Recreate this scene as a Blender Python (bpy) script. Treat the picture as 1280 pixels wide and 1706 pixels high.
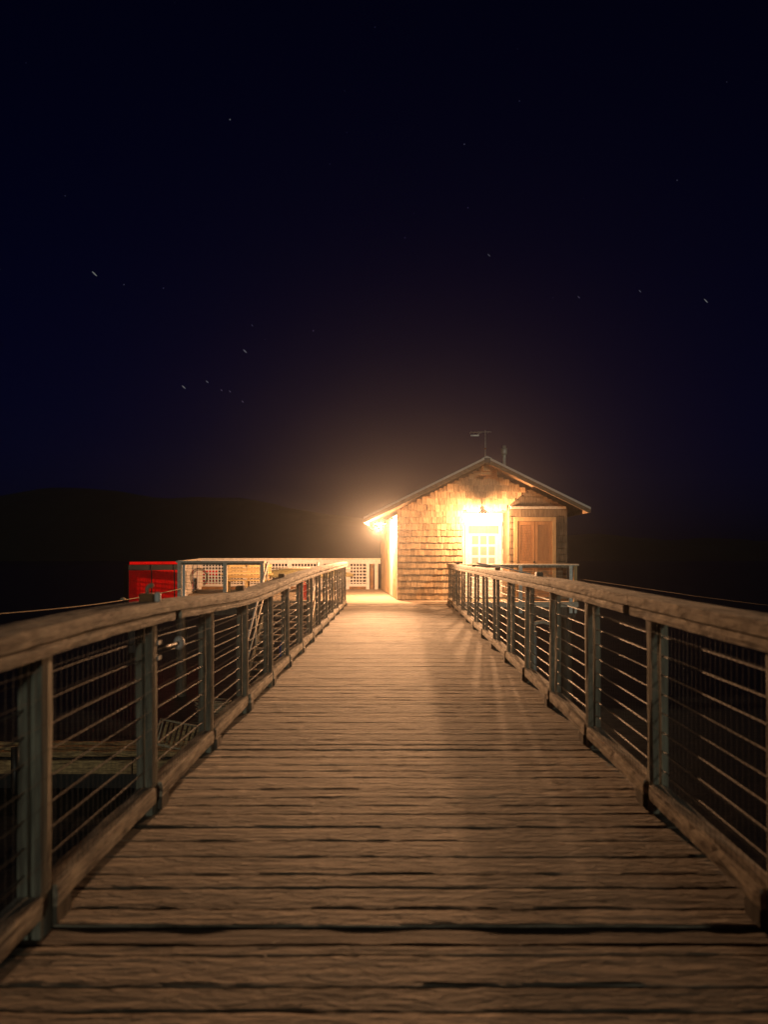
import bpy, bmesh, math, random
from mathutils import Vector, Matrix, noise
R = math.radians
random.seed(7)
sc = bpy.context.scene
C = sc.collection
for o in list(bpy.data.objects): bpy.data.objects.remove(o)

# ------------------------------------------------------------------ camera
F = 1250.0; VX, VY = 662.0, 917.0; CAMZ = 1.4
cd = bpy.data.cameras.new('camera'); cam = bpy.data.objects.new('camera', cd); C.objects.link(cam)
cam.location = (0, 0, CAMZ); cam.rotation_euler = (R(90), 0, 0)
cd.sensor_width = 36; cd.lens = F/1706*36
cd.shift_x = (640-VX)/1706; cd.shift_y = (VY-853)/1706
cd.clip_end = 3000; cd.clip_start = .05
cd.dof.use_dof = True; cd.dof.focus_distance = 19.5; cd.dof.aperture_fstop = 1.9
sc.camera = cam

# ------------------------------------------------------------------ night sky, moonlight, exposure
w = bpy.data.worlds.new('World'); sc.world = w; w.use_nodes = True
nt = w.node_tree; bg = nt.nodes['Background']
sky = nt.nodes.new('ShaderNodeTexSky'); sky.sky_type = 'NISHITA'; sky.sun_disc = False
sky.sun_elevation = R(9); sky.sun_rotation = R(172)
mx = nt.nodes.new('ShaderNodeMix'); mx.data_type = 'RGBA'; mx.blend_type = 'MULTIPLY'; mx.inputs[0].default_value = 1
mx.inputs[7].default_value = (.05, .10, 1, 1)
nt.links.new(sky.outputs[0], mx.inputs[6]); nt.links.new(mx.outputs[2], bg.inputs[0])
bg.inputs[1].default_value = .0019
sd = bpy.data.lights.new('moon', 'SUN'); sd.energy = .48; sd.angle = R(2); sd.color = (.92, .93, .74)
sun = bpy.data.objects.new('moon', sd); C.objects.link(sun)
# moon behind the camera, a little to its right
el, az = R(9), R(8)
d = Vector((math.sin(az)*math.cos(el)*-1, math.cos(az)*math.cos(el), -math.sin(el)))
sun.rotation_euler = d.to_track_quat('-Z', 'Y').to_euler()
sc.view_settings.view_transform = 'Standard'; sc.view_settings.look = 'None'
sc.view_settings.exposure = 0; sc.view_settings.gamma = 1; sc.view_settings.use_curve_mapping = False
sc.render.engine = 'CYCLES'
sc.cycles.use_denoising = True
sc.cycles.max_bounces = 6; sc.cycles.volume_bounces = 1
sc.cycles.sample_clamp_indirect = 4

# ------------------------------------------------------------------ materials
def mat(name, base, dark=None, scale=(1, 1, 1), rough=.85, bump=.4, nscale=6, detail=8, metallic=0, rand=0, bdist=.01, contrast=(.35, .65), spec=.3, blotch=0, blotchcol=(.03, .025, .02), bs=2.3):
    m = bpy.data.materials.new(name); m.use_nodes = True; t = m.node_tree; n = t.nodes; L = t.links
    p = n['Principled BSDF']; p.inputs['Roughness'].default_value = rough; p.inputs['Metallic'].default_value = metallic
    p.inputs['Specular IOR Level'].default_value = spec
    tc = n.new('ShaderNodeTexCoord'); mp = n.new('ShaderNodeMapping'); mp.inputs['Scale'].default_value = scale
    oi = n.new('ShaderNodeObjectInfo'); va = n.new('ShaderNodeVectorMath'); va.operation = 'MULTIPLY_ADD'
    cx = n.new('ShaderNodeCombineXYZ')
    for i in range(3): L.new(oi.outputs['Random'], cx.inputs[i])
    va.inputs[1].default_value = (31, 47, 19); L.new(cx.outputs[0], va.inputs[0]); L.new(tc.outputs['Object'], va.inputs[2])
    L.new(va.outputs[0], mp.inputs[0])
    nz = n.new('ShaderNodeTexNoise'); nz.inputs['Scale'].default_value = nscale; nz.inputs['Detail'].default_value = detail
    nz.inputs['Roughness'].default_value = .65
    L.new(mp.outputs[0], nz.inputs['Vector'])
    cr = n.new('ShaderNodeValToRGB'); cr.color_ramp.elements[0].position = contrast[0]; cr.color_ramp.elements[1].position = contrast[1]
    dk = dark or tuple(c*.55 for c in base)
    cr.color_ramp.elements[0].color = (*dk, 1); cr.color_ramp.elements[1].color = (*base, 1)
    L.new(nz.outputs[0], cr.inputs[0]); col = cr.outputs[0]
    if blotch:
        n2 = n.new('ShaderNodeTexNoise'); n2.inputs['Scale'].default_value = bs; n2.inputs['Detail'].default_value = 5
        L.new(va.outputs[0], n2.inputs['Vector'])
        r2 = n.new('ShaderNodeValToRGB'); r2.color_ramp.elements[0].position = .42; r2.color_ramp.elements[1].position = .68
        L.new(n2.outputs[0], r2.inputs[0])
        ml = n.new('ShaderNodeMath'); ml.operation = 'MULTIPLY'; ml.inputs[1].default_value = blotch; L.new(r2.outputs[0], ml.inputs[0])
        mb = n.new('ShaderNodeMix'); mb.data_type = 'RGBA'; L.new(ml.outputs[0], mb.inputs[0]); L.new(col, mb.inputs[6]); mb.inputs[7].default_value = (*blotchcol, 1)
        col = mb.outputs[2]
    if rand:
        mr = n.new('ShaderNodeMapRange'); mr.inputs[3].default_value = 1-rand; mr.inputs[4].default_value = 1+rand*.5; L.new(oi.outputs['Random'], mr.inputs[0])
        hs = n.new('ShaderNodeHueSaturation'); L.new(mr.outputs[0], hs.inputs['Value']); L.new(col, hs.inputs['Color']); col = hs.outputs[0]
    L.new(col, p.inputs['Base Color'])
    if bump:
        b = n.new('ShaderNodeBump'); b.inputs['Strength'].default_value = bump; b.inputs['Distance'].default_value = bdist
        L.new(nz.outputs[0], b.inputs['Height']); L.new(b.outputs[0], p.inputs['Normal'])
    return m

M = {}
M['deck'] = mat('weathered_deck_wood', (.38, .31, .23), (.07, .055, .04), (1.0, 15, 6), nscale=2.6, bump=1, bdist=.022, rand=.42, blotch=.55, blotchcol=(.10, .075, .05))
def cracks(m, sc_=(.8, 44, 8), knot=(5, 17, 8), kd=.024):
    t = m.node_tree; n = t.nodes; L = t.links; p = n['Principled BSDF']
    mp = n.new('ShaderNodeMapping'); mp.inputs['Scale'].default_value = sc_
    va = [x for x in n if x.type == 'VECT_MATH'][0]; L.new(va.outputs[0], mp.inputs[0])
    nz = n.new('ShaderNodeTexNoise'); nz.inputs['Scale'].default_value = 1.5; nz.inputs['Detail'].default_value = 7; nz.inputs['Distortion'].default_value = .6
    L.new(mp.outputs[0], nz.inputs['Vector'])
    cr = n.new('ShaderNodeValToRGB'); cr.color_ramp.elements[0].position = .33; cr.color_ramp.elements[1].position = .43
    cr.color_ramp.elements[0].color = (.30, .27, .24, 1); L.new(nz.outputs[0], cr.inputs[0])
    mx = n.new('ShaderNodeMix'); mx.data_type = 'RGBA'; mx.blend_type = 'MULTIPLY'; mx.inputs[0].default_value = 1
    L.new(p.inputs['Base Color'].links[0].from_socket, mx.inputs[6]); L.new(cr.outputs[0], mx.inputs[7]); L.new(mx.outputs[2], p.inputs['Base Color'])
    b = n.new('ShaderNodeBump'); b.inputs['Strength'].default_value = 1; b.inputs['Distance'].default_value = .004
    L.new(cr.outputs[0], b.inputs['Height']); L.new(p.inputs['Normal'].links[0].from_socket, b.inputs['Normal']); L.new(b.outputs[0], p.inputs['Normal'])
    m3 = n.new('ShaderNodeMapping'); m3.inputs['Scale'].default_value = knot; L.new(va.outputs[0], m3.inputs[0])
    n3 = n.new('ShaderNodeTexNoise'); n3.inputs['Scale'].default_value = 1.6; n3.inputs['Detail'].default_value = 4; n3.inputs['Distortion'].default_value = 1.2
    L.new(m3.outputs[0], n3.inputs['Vector'])
    b3 = n.new('ShaderNodeBump'); b3.inputs['Strength'].default_value = 1; b3.inputs['Distance'].default_value = kd
    L.new(n3.outputs[0], b3.inputs['Height']); L.new(b.outputs[0], b3.inputs['Normal']); L.new(b3.outputs[0], p.inputs['Normal'])
cracks(M['deck'])
M['deckdark'] = mat('dark_deck_wood', (.09, .065, .045), (.03, .022, .016), (1.0, 15, 6), nscale=2.6, bump=1, bdist=.022)
M['rail'] = mat('weathered_rail_wood', (.56, .49, .37), (.13, .10, .075), (9, 1.6, 9), nscale=3.2, bump=.7, bdist=.007, rand=.12, blotch=.45, blotchcol=(.12, .095, .065), bs=5)
cracks(M['rail'], (22, 1.1, 22), (18, 2.2, 18), .003)
M['railx'] = mat('weathered_rail_wood_across', (.42, .36, .28), (.17, .13, .10), (1.3, 9, 9), nscale=3, bump=.7, rand=.15, blotch=.2)
M['post'] = mat('weathered_post_wood', (.30, .29, .22), (.10, .09, .07), (14, 14, 1.0), nscale=2.5, bump=.7, rand=.2, blotch=.35, blotchcol=(.06, .06, .045))
M['wet'] = mat('dark_wet_timber', (.085, .07, .05), (.03, .024, .018), (6, 6, 1.5), nscale=3, rough=.6, blotch=.3)
M['float'] = mat('stained_float_timber', (.50, .33, .15), (.08, .05, .025), (1.4, 8, 8), nscale=3, bump=.9, blotch=.5, blotchcol=(.10, .035, .015))
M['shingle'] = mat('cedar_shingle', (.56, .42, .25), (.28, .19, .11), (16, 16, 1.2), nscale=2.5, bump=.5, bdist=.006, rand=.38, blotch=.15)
M['shingle_dark'] = mat('dark_cedar_shingle', (.30, .22, .14), (.13, .09, .055), (16, 16, 1.2), nscale=2.5, bump=.5, bdist=.006, rand=.3, blotch=.3)  # darker version of the cedar shingle colour
M['wallbase'] = mat('wall_sheathing', (.20, .13, .08), bump=.2)
M['white'] = mat('white_paint', (.62, .58, .54), (.46, .42, .38), (3, 3, 3), nscale=5, bump=.15, rough=.6, contrast=(.2, .55))
M['cream'] = mat('aged_white_paint', (.70, .64, .54), (.42, .36, .28), (3, 3, 3), nscale=7, bump=.2, rough=.65)
M['gal'] = mat('galvanised_metal', (.50, .52, .50), (.30, .31, .30), nscale=12, metallic=.5, rough=.55, bump=.05)
M['wire'] = mat('tarnished_wire', (.05, .05, .045), (.02, .018, .015), nscale=20, metallic=0, rough=.7, bump=0)
M['cable'] = mat('steel_cable', (.19, .165, .13), (.10, .09, .07), nscale=20, metallic=0, rough=.5, bump=0)
M['brown'] = mat('brown_door_paint', (.46, .24, .10), (.34, .17, .07), (6, 6, 1), nscale=3, bump=.2, rough=.6)
M['tan'] = mat('tan_trim_paint', (.55, .37, .18), (.42, .27, .13), (5, 5, 1), nscale=3, bump=.2, rough=.65)
M['fascia'] = mat('fascia_board', (.30, .20, .12), (.16, .10, .06), (3, 3, 8), nscale=3, bump=.3)
M['metalroof'] = mat('pale_metal_roof', (.52, .47, .46), (.40, .36, .35), nscale=3, metallic=.1, rough=.5, bump=.05)
M['red'] = mat('red_painted_steel', (.80, .006, .006), (.55, .004, .004), nscale=3, rough=.7, bump=.1, spec=.05)
M['redplastic'] = mat('red_plastic', (.55, .03, .015), nscale=3, rough=.4, bump=0)
M['blue'] = mat('blue_plastic', (.02, .12, .70), (.015, .09, .5), nscale=3, rough=.4, bump=0)
M['black'] = mat('black_metal', (.008, .008, .008), nscale=6, rough=.5, bump=.05)
M['rust'] = mat('rusty_brown_block', (.26, .13, .05), (.12, .06, .03), nscale=9, bump=.4)
M['rope'] = mat('pale_rope', (.45, .38, .27), (.2, .16, .1), nscale=30, bump=.3)
M['yellowwood'] = mat('yellow_pine_boards', (.66, .50, .24), (.48, .34, .15), (2, 8, 8), nscale=3, bump=.2, rand=.2)
M['olive'] = mat('olive_canvas', (.20, .18, .09), (.12, .10, .05), nscale=5, bump=.4)
M['hill'] = mat('wooded_hill', (.006, .008, .007), (.003, .004, .004), nscale=.05, bump=0)
M['slab'] = mat('platform_boards', (.40, .33, .25), (.20, .16, .12), (1.2, 12, 1), nscale=2.5, bump=.5, blotch=.2)

def glassmat():
    m = bpy.data.materials.new('window_glass'); m.use_nodes = True; p = m.node_tree.nodes['Principled BSDF']
    p.inputs['Base Color'].default_value = (.24, .20, .185, 1); p.inputs['Roughness'].default_value = .12
    return m
M['glass'] = glassmat()
def emis(name, col, s):
    m = bpy.data.materials.new(name); m.use_nodes = True; p = m.node_tree.nodes['Principled BSDF']
    p.inputs['Emission Color'].default_value = (*col, 1); p.inputs['Emission Strength'].default_value = s
    p.inputs['Base Color'].default_value = (.8, .8, .8, 1); return m
LAMPCOL = (1, .51, .235)
M['bulb'] = emis('lit_lamp_glass', LAMPCOL, 160)
def water():
    m = bpy.data.materials.new('dark_water'); m.use_nodes = True; n = m.node_tree.nodes; L = m.node_tree.links; p = n['Principled BSDF']
    p.inputs['Base Color'].default_value = (.006, .009, .011, 1); p.inputs['Roughness'].default_value = .5; p.inputs['IOR'].default_value = 1.33
    tc = n.new('ShaderNodeTexCoord'); a = n.new('ShaderNodeTexNoise'); a.inputs['Scale'].default_value = 1.6; a.inputs['Detail'].default_value = 6
    L.new(tc.outputs['Object'], a.inputs['Vector'])
    b = n.new('ShaderNodeBump'); b.inputs['Distance'].default_value = .12; b.inputs['Strength'].default_value = .7
    L.new(a.outputs[0], b.inputs['Height']); L.new(b.outputs[0], p.inputs['Normal']); return m
M['water'] = water()

# ------------------------------------------------------------------ mesh helpers
def box(bm, x0, x1, y0, y1, z0, z1, mtx=None):
    vs = [bm.verts.new(v) for v in ((x0,y0,z0),(x1,y0,z0),(x1,y1,z0),(x0,y1,z0),(x0,y0,z1),(x1,y0,z1),(x1,y1,z1),(x0,y1,z1))]
    if mtx is not None:
        for v in vs: v.co = mtx @ v.co
    for f in ((3,2,1,0),(4,5,6,7),(0,1,5,4),(1,2,6,5),(2,3,7,6),(3,0,4,7)): bm.faces.new([vs[i] for i in f])
    return vs
def tube(bm, pts, r, n=8, cap=True):
    pts = [Vector(p) for p in pts]; rings = []
    rs = r if isinstance(r, (list, tuple)) else [r]*len(pts)
    for i, p in enumerate(pts):
        t = (pts[min(i+1, len(pts)-1)]-pts[max(i-1, 0)]).normalized()
        a = t.orthogonal().normalized() if i == 0 else (u - t*u.dot(t)).normalized()
        u = a; v = t.cross(u)
        rings.append([bm.verts.new(p+(u*math.cos(k*2*math.pi/n)+v*math.sin(k*2*math.pi/n))*rs[i]) for k in range(n)])
    for a, b in zip(rings, rings[1:]):
        for k in range(n):
            f = bm.faces.new((a[k], a[(k+1)%n], b[(k+1)%n], b[k])); f.smooth = True
    if cap:
        bm.faces.new(rings[0][::-1]); bm.faces.new(rings[-1])
def prism(bm, pts, axis, a, b):
    # pts: 2D outline; axis 'y': (x,z) extruded in y; axis 'x': (y,z) extruded in x; 'z': (x,y)
    def P(p, t): return {'y': (p[0], t, p[1]), 'x': (t, p[0], p[1]), 'z': (p[0], p[1], t)}[axis]
    A = [bm.verts.new(P(p, a)) for p in pts]; B = [bm.verts.new(P(p, b)) for p in pts]; n = len(pts)
    bm.faces.new(A); bm.faces.new(B[::-1])
    for i in range(n): bm.faces.new((A[i], B[i], B[(i+1)%n], A[(i+1)%n]))
def mesh_of(name, bm, m):
    bmesh.ops.recalc_face_normals(bm, faces=bm.faces)
    me = bpy.data.meshes.new(name); bm.to_mesh(me); bm.free(); me.materials.append(m); return me
def obj(name, bm, m, parent=None, loc=None, bev=0):
    if bev: bmesh.ops.bevel(bm, geom=list(bm.edges), offset=bev, segments=1, affect='EDGES')
    o = bpy.data.objects.new(name, mesh_of(name, bm, m)); C.objects.link(o)
    if parent: o.parent = parent
    if loc: o.location = loc
    return o
def tag(o, label, cat, group=None):
    o['label'] = label; o['category'] = cat
    if group: o['group'] = group
    return o
def thing(name, label, cat, loc=(0,0,0), rz=0, group=None):
    o = bpy.data.objects.new(name, None); C.objects.link(o); o.location = loc; o.rotation_euler = (0,0,rz); o.empty_display_size = .1
    return tag(o, label, cat, group)
def inst(name, me, parent, loc, rot=(0,0,0), scale=(1,1,1)):
    o = bpy.data.objects.new(name, me); C.objects.link(o); o.parent = parent; o.location = loc; o.rotation_euler = rot; o.scale = scale; return o
def bbox(x0, x1, y0, y1, z0, z1):
    bm = bmesh.new(); box(bm, x0, x1, y0, y1, z0, z1); return bm

def timber(length, wdt, hgt, seed, axis='y', wear=.006, step=.12, ends=.01, nx=3, nz=2, wz=None, fine=0):
    """weathered timber along an axis, starting at 0: a gridded box with worn, uneven faces"""
    wz = wear if wz is None else wz
    bm = bmesh.new(); n = max(2, int(length/step)); prof = []
    for i in range(nx+1): prof.append((-wdt/2+wdt*i/nx, 0))
    for j in range(1, nz+1): prof.append((wdt/2, hgt*j/nz))
    for i in range(nx-1, -1, -1): prof.append((-wdt/2+wdt*i/nx, hgt))
    for j in range(nz-1, 0, -1): prof.append((-wdt/2, hgt*j/nz))
    rings = []
    for k in range(n+1):
        t = length*k/n; ring = []
        for (a, b) in prof:
            edge = abs(abs(a)-wdt/2) < 1e-6 and (b > hgt-1e-6 or b < 1e-6)
            n4 = noise.noise(Vector((t*5+seed, a*36, seed*2)))*wz*fine
            nn = noise.noise_vector(Vector((t*3.1+seed*7.7, a*9+seed, b*9-seed)))
            n2 = noise.noise(Vector((t*11+seed*3, a*30, b*30)))
            da, db = nn.x*wear+n2*wear*.4, nn.y*wz+(n4 if b > .001 else 0)
            if edge: da -= math.copysign(abs(n2)*wear*1.6+wear*.7, a); db -= (abs(nn.z)*wz*1.2+wz*.5)*(1 if b > .001 else -1)
            tt = t
            if k in (0, n): tt += nn.z*ends
            ring.append(bm.verts.new((a+da, tt, b+db) if axis == 'y' else (tt, a+da, b+db)))
        rings.append(ring)
    m = len(prof)
    for A, B in zip(rings, rings[1:]):
        for i in range(m): bm.faces.new((A[i], A[(i+1)%m], B[(i+1)%m], B[i]))
    bm.faces.new(rings[0]); bm.faces.new(rings[-1])
    return bm

# ------------------------------------------------------------------ setting: water, hills, platform
WZ = -2.7
bm = bmesh.new(); S = 440
vs = [bm.verts.new(v) for v in ((-S,-30,WZ),(S,-30,WZ),(S,S,WZ),(-S,S,WZ))]; bm.faces.new(vs)
o = obj('water', bm, M['water']); o['kind'] = 'structure'

bm = bmesh.new(); NX, NY = 90, 8; g = []
for i in range(NX+1):
    x = -420+ i*(840/NX); row = []
    # ridge higher on the left, falling to the right
    h = 30*math.exp(-((x+150)/130)**2)+16*math.exp(-((x+330)/110)**2)+9*math.exp(-((x-40)/120)**2)+6*math.exp(-((x-300)/150)**2)
    h += noise.noise(Vector((x*.02, 3, 0)))*4+noise.noise(Vector((x*.15, 8, 0)))*1.2
    for j in range(NY+1):
        t = j/NY; y = 290+110*t
        z = WZ-.5+(h+4)*math.sin(t*math.pi*.5)+noise.noise(Vector((x*.1, y*.1, 5)))*1.2*t
        row.append(bm.verts.new((x, y, z)))
    g.append(row)
for i in range(NX):
    for j in range(NY): bm.faces.new((g[i][j], g[i+1][j], g[i+1][j+1], g[i][j+1]))
o = obj('hills', bm, M['hill']); o['kind'] = 'structure'

def structure(name):
    o = bpy.data.objects.new(name, None); C.objects.link(o); o['kind'] = 'structure'; return o
walk = structure('boardwalk')
y = 1.55; i = 0; done = False
DX = 1.52
while y < 19.9:
    wd = random.choice((.13, .14, .185, .185, .235, .19)) * random.uniform(.95, 1.03)
    gap = random.choice((-.006, -.003, 0, .003)) if y < 9 else .002
    near = y < 8
    z = random.uniform(-.0015, .0015); dark = False
    if not done and y+wd > 2.66 and y < 2.66: wd = 2.66-y
    elif not done and y >= 2.659: wd = .14; z = -.005; gap = .005; dark = done = True
    if abs(y-5.25) < .1: gap = .016
    if abs(y-10.6) < .1: gap = .016
    bm = timber(2*DX, wd-gap, .05, i*1.37, 'x', wear=(.0065 if near else .002), step=(.032 if near else .3), ends=.02, nx=(8 if near else 2), nz=1, wz=.0018, fine=(1.1 if near else 0))
    o = obj('plank', bm, M['deckdark' if dark else 'deck'], walk, loc=(-DX+random.uniform(-.012, .012), y+wd/2, z-.05))
    o.rotation_euler = (random.uniform(-.004, .004), 0, random.uniform(-.0012, .0012))
    y += wd; i += 1
bm = bmesh.new()
for p in list(walk.children):
    if p.location.y > 8: continue
    wd_ = .06
    for x in (-1.18, -.45, .45, 1.18):
        for dy in (-.04, .045):
            bmesh.ops.create_circle(bm, cap_ends=True, segments=8, radius=.005, matrix=Matrix.Translation((x+random.uniform(-.015, .015), p.location.y+dy+random.uniform(-.01, .01), p.location.z+.0505)))
o = obj('nail_heads', bm, M['wet'], walk); o['kind'] = 'stuff'
for x in (-1.3, -.45, .45, 1.3):
    obj('joist', bbox(x-.06, x+.06, 1.5, 19.9, -.36, -.065), M['wet'], walk)

plat = structure('platform')
# plan outlines: left platform, strip in front of the hut, right landing
bm = bmesh.new(); prism(bm, [(-1.6, 19.92), (1.75, 19.92), (1.75, 20.31), (4.86, 20.31), (5.0, 28.4), (-7.45, 27.35), (-6.42, 21.45), (-3.75, 20.95), (-1.75, 20.9)], 'z', -.06, -.001)
obj('decking', bm, M['slab'], plat)
bm = bmesh.new(); prism(bm, [(1.8, 20.25), (4.9, 20.25), (4.9, 20.305), (1.8, 20.305)], 'z', -.13, .005)
obj('edge_board', bm, M['cream'], plat)
obj('beam', bbox(1.7, 4.85, 20.4, 20.65, -.42, -.062), M['wet'], plat)
bm = bmesh.new(); box(bm, -6.3, -1.8, 21.05, 21.3, -.42, -.062); obj('beam', bm, M['wet'], plat)
bm = bmesh.new(); box(bm, -7.2, 4.8, 27.0, 27.25, -.42, -.062); obj('beam', bm, M['wet'], plat)

# ------------------------------------------------------------------ pilings
def piling(x, y, top, r, label):
    b = bmesh.new(); n = 12
    tube(b, [(x+noise.noise(Vector((x, k*.6, 0)))*.02, y, WZ-.9+(top-WZ+.9)*k/n) for k in range(n+1)], [r*(1.06-.1*k/n+.04*noise.noise(Vector((x*3, y, k)))) for k in range(n+1)], 12)
    tag(obj('piling', b, M['wet']), label, 'piling', 'timber pilings under the pier')
piling(2.0, 20.55, -.43, .14, 'dark round timber piling under the landing, nearest the boardwalk')
piling(3.35, 20.55, -.43, .14, 'dark round timber piling under the landing below the brown double doors')
piling(4.65, 20.55, -.43, .15, 'dark round timber piling under the outer corner of the landing')
piling(-2.05, 21.15, -.43, .14, 'dark round timber piling under the platform, right of the steep stairs')
piling(-3.9, 21.15, -.43, .14, 'dark round timber piling under the platform, left of the steep stairs')
piling(-6.1, 21.15, -.43, .15, 'dark round timber piling under the left front corner of the platform')
for k, (yy, wds) in enumerate(((4.2, 'nearest the camera'), (9.4, 'midway along the walk'), (14.6, 'towards the hut'))):
    for sx, sw in ((-1.42, 'left'), (1.42, 'right')):
        piling(sx*1.0, yy, -.37, .13, f'dark timber piling under the {sw} edge of the boardwalk, {wds}')

# ------------------------------------------------------------------ walkway railings
def post_mesh(h, seed):
    bm = bmesh.new()
    for s in (-1, 1):
        b2 = timber(h, .043, .09, seed+s*5.1, 'y', wear=.0035, step=.18, ends=.002, nx=2, nz=2)
        # lay upright: y -> z
        for v in b2.verts: v.co = Vector((v.co.x+s*.025, v.co.z-.045, v.co.y))
        t = bpy.data.meshes.new('tmp'); b2.to_mesh(t); b2.free(); bm.from_mesh(t); bpy.data.meshes.remove(t)
    return bm
POSTM = [mesh_of('post', post_mesh(1.03+.19, k*3.3), M['post']) for k in range(5)]

def railing(side, xin, ys, top, label, endx):
    """side -1 left / +1 right; xin inner face distance; ys post positions; top(y) handrail top height"""
    s = side; root = thing('railing', label, 'railing', (0, 0, 0), 0, 'weathered railings along the boardwalk')
    X = s*(xin+.045)
    for k, yy in enumerate(ys):
        h = top(yy)-.116
        o = inst('post', POSTM[k % 5], root, (X+random.uniform(-.005, .005), yy, -.19), (random.uniform(-.006, .006), random.uniform(-.008, .008), 0), (1, 1, (h+.19)/1.22))
        obj('curb_block', bbox(X-s*.012-.052, X-s*.012+.052, yy+.05, yy+.17, .004, .069), M['wet'], root)
    # curb timbers, one per bay, butted at the posts
    ye = [ys[0]-1.25]+list(ys)
    for k in range(len(ye)-1):
        L = ye[k+1]-ye[k]-.10
        b = timber(L, .10, .082, k*2.9+s, 'y', wear=.0035, step=.06, ends=.012, nx=3, nz=2, wz=.003)
        obj('curb_timber', b, M['rail'], root, loc=(X-s*.012+random.uniform(-.006, .006), ye[k]+.05, .07), bev=0)
    # handrail cap and ledger in long lengths, following the sag
    seg = [ye[0]-.1]; t = 0
    bounds = [ye[0]-.1]
    idx = 2
    while idx < len(ys)-2: bounds.append(ys[idx]+.25); idx += 3
    bounds.append(ys[-1]+.12)
    for k in range(len(bounds)-1):
        a, b_ = bounds[k], bounds[k+1]
        for nm, wd, ht, off, drop, wear in (('handrail', .18, .060, 0, .060, .0025), ('ledger', .135, .05, -s*.012, .116, .003)):
            b = timber(b_-a-.012, wd, ht, k*4.4+s*2+ht*30, 'y', wear=wear, step=.07, ends=.012, nx=4, nz=2)
            for v in b.verts: v.co.z += top(a+v.co.y)-top(a)
            o = obj(nm, b, M['rail'], root, loc=(X+off, a+(.12 if nm == 'ledger' and k else 0), top(a)-drop))
    # cables
    for j in range(8):
        z = .225+.1*j
        b = bmesh.new(); pts = []
        y0 = ye[0]; n = len(ye)*2
        for q in range(n+1):
            yy = y0+(ys[-1]-y0)*q/n
            pts.append((X+s*.012, yy, z*(top(yy)/1.13)+.004*noise.noise(Vector((yy, j, s)))))
        tube(b, pts, .0038, 6); obj('cable', b, M['cable'], root)
    # welded wire mesh, one panel per bay on the inner face
    for k in range(len(ye)-1):
        a, e = ye[k], ye[k+1]; b = bmesh.new(); xx = X-s*.052; r = .0006
        n = int((e-a)/.05)
        for q in range(n):
            yy = a+(e-a)*q/n+.01; hh = top(yy)-.13
            box(b, xx-r, xx+r, yy-r, yy+r, .15, hh)
        for q in range(10):
            zz = .17+.1*q
            if zz < top(a)-.13:
                wv = .004*math.sin(k*2+q)
                box(b, xx-s*.002-r+wv, xx-s*.002+r+wv, a, e-.012, zz-r, zz+r)
        obj('wire_mesh', b, M['wire'], root)
    return root

def lerp(tab):
    def f(y):
        if y <= tab[0][0]: return tab[0][1]
        for (a, ha), (b, hb) in zip(tab, tab[1:]):
            if y <= b:
                t = (y-a)/(b-a); return ha+(hb-ha)*t
        return tab[-1][1]
    return lambda y: sum(f(y+q*.18) for q in range(-3, 4))/7
topL = lerp([(1, 1.12), (2.5, 1.125), (2.75, 1.14), (4.0, 1.130), (5.23, 1.086), (6.44, 1.045), (7.6, 1.058), (8.9, 1.083), (10, 1.10), (13, 1.12), (19, 1.115)])
topR = lerp([(1, 1.15), (4, 1.145), (6.6, 1.15), (9, 1.13), (13, 1.11), (16, 1.08), (20, 1.06)])
ysL = [1.52, 2.75]+[4.0+1.24*k for k in range(13)]
ysR = [1.40, 2.72]+[4.04+1.315*k for k in range(13)]
railing(-1, 1.29, ysL, topL, 'weathered timber and cable railing on the left, its handrail sagging', 0)
railing(1, 1.36, ysR, topR, 'weathered timber and cable railing on the right, leading to the brown doors', 0)

# small stop blocks on the handrails
def rail_block(x, y, z, l, m, label, sx=.07, sy=.09, sz=.045):
    b = bbox(-sx/2, sx/2, -sy/2, sy/2, 0, sz); bmesh.ops.bevel(b, geom=list(b.edges), offset=.006, segments=2, affect='EDGES')
    tag(obj('rail_block', b, M[m], None, (x, y, z-.004)), label, 'block', 'wooden blocks on the handrails')
rail_block(1.43, 7.55, topR(7.55), .1, 'wet', 'dark block on the right handrail, nearest the camera of that row')
rail_block(1.42, 10.6, topR(10.6), .1, 'rust', 'small brown block on the right handrail, below the left edge of the brown doors')
rail_block(1.42, 13.9, topR(13.9), .1, 'rust', 'small brown block on the right handrail, below the white door')
rail_block(1.42, 17.6, topR(17.6), .1, 'rust', 'tiny brown block at the far end of the right handrail')
rail_block(-1.37, 6.55, topL(6.55), .1, 'rust', 'brown block on the sagging left handrail in front of the white railing')
rail_block(-1.37, 8.9, topL(8.9), .1, 'rust', 'small brown block on the left handrail above the steep stairs')

# line guide on left handrail: rusty block, hooked galvanised knob, white roller
t = thing('line_guide', 'rusty block with hooked knob and white roller on the left handrail', 'fitting', (-1.33, 4.02, topL(4.02)-.005))
b = bbox(-.045, .03, -.04, .04, 0, .05); obj('base_block', b, M['rust'], t, bev=.006)
b = bmesh.new(); tube(b, [(-.01, 0, .05), (-.012, 0, .075), (-.002, 0, .088), (.012, 0, .091), (.02, 0, .085)], [.009, .010, .012, .015, .011], 10); obj('hook', b, M['rope'], t)
b = bmesh.new(); tube(b, [(.045, 0, 0.002), (.045, 0, .012), (.045, 0, .045), (.045, 0, .056)], [.012, .016, .017, .009], 14); obj('roller', b, M['white'], t)
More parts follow.
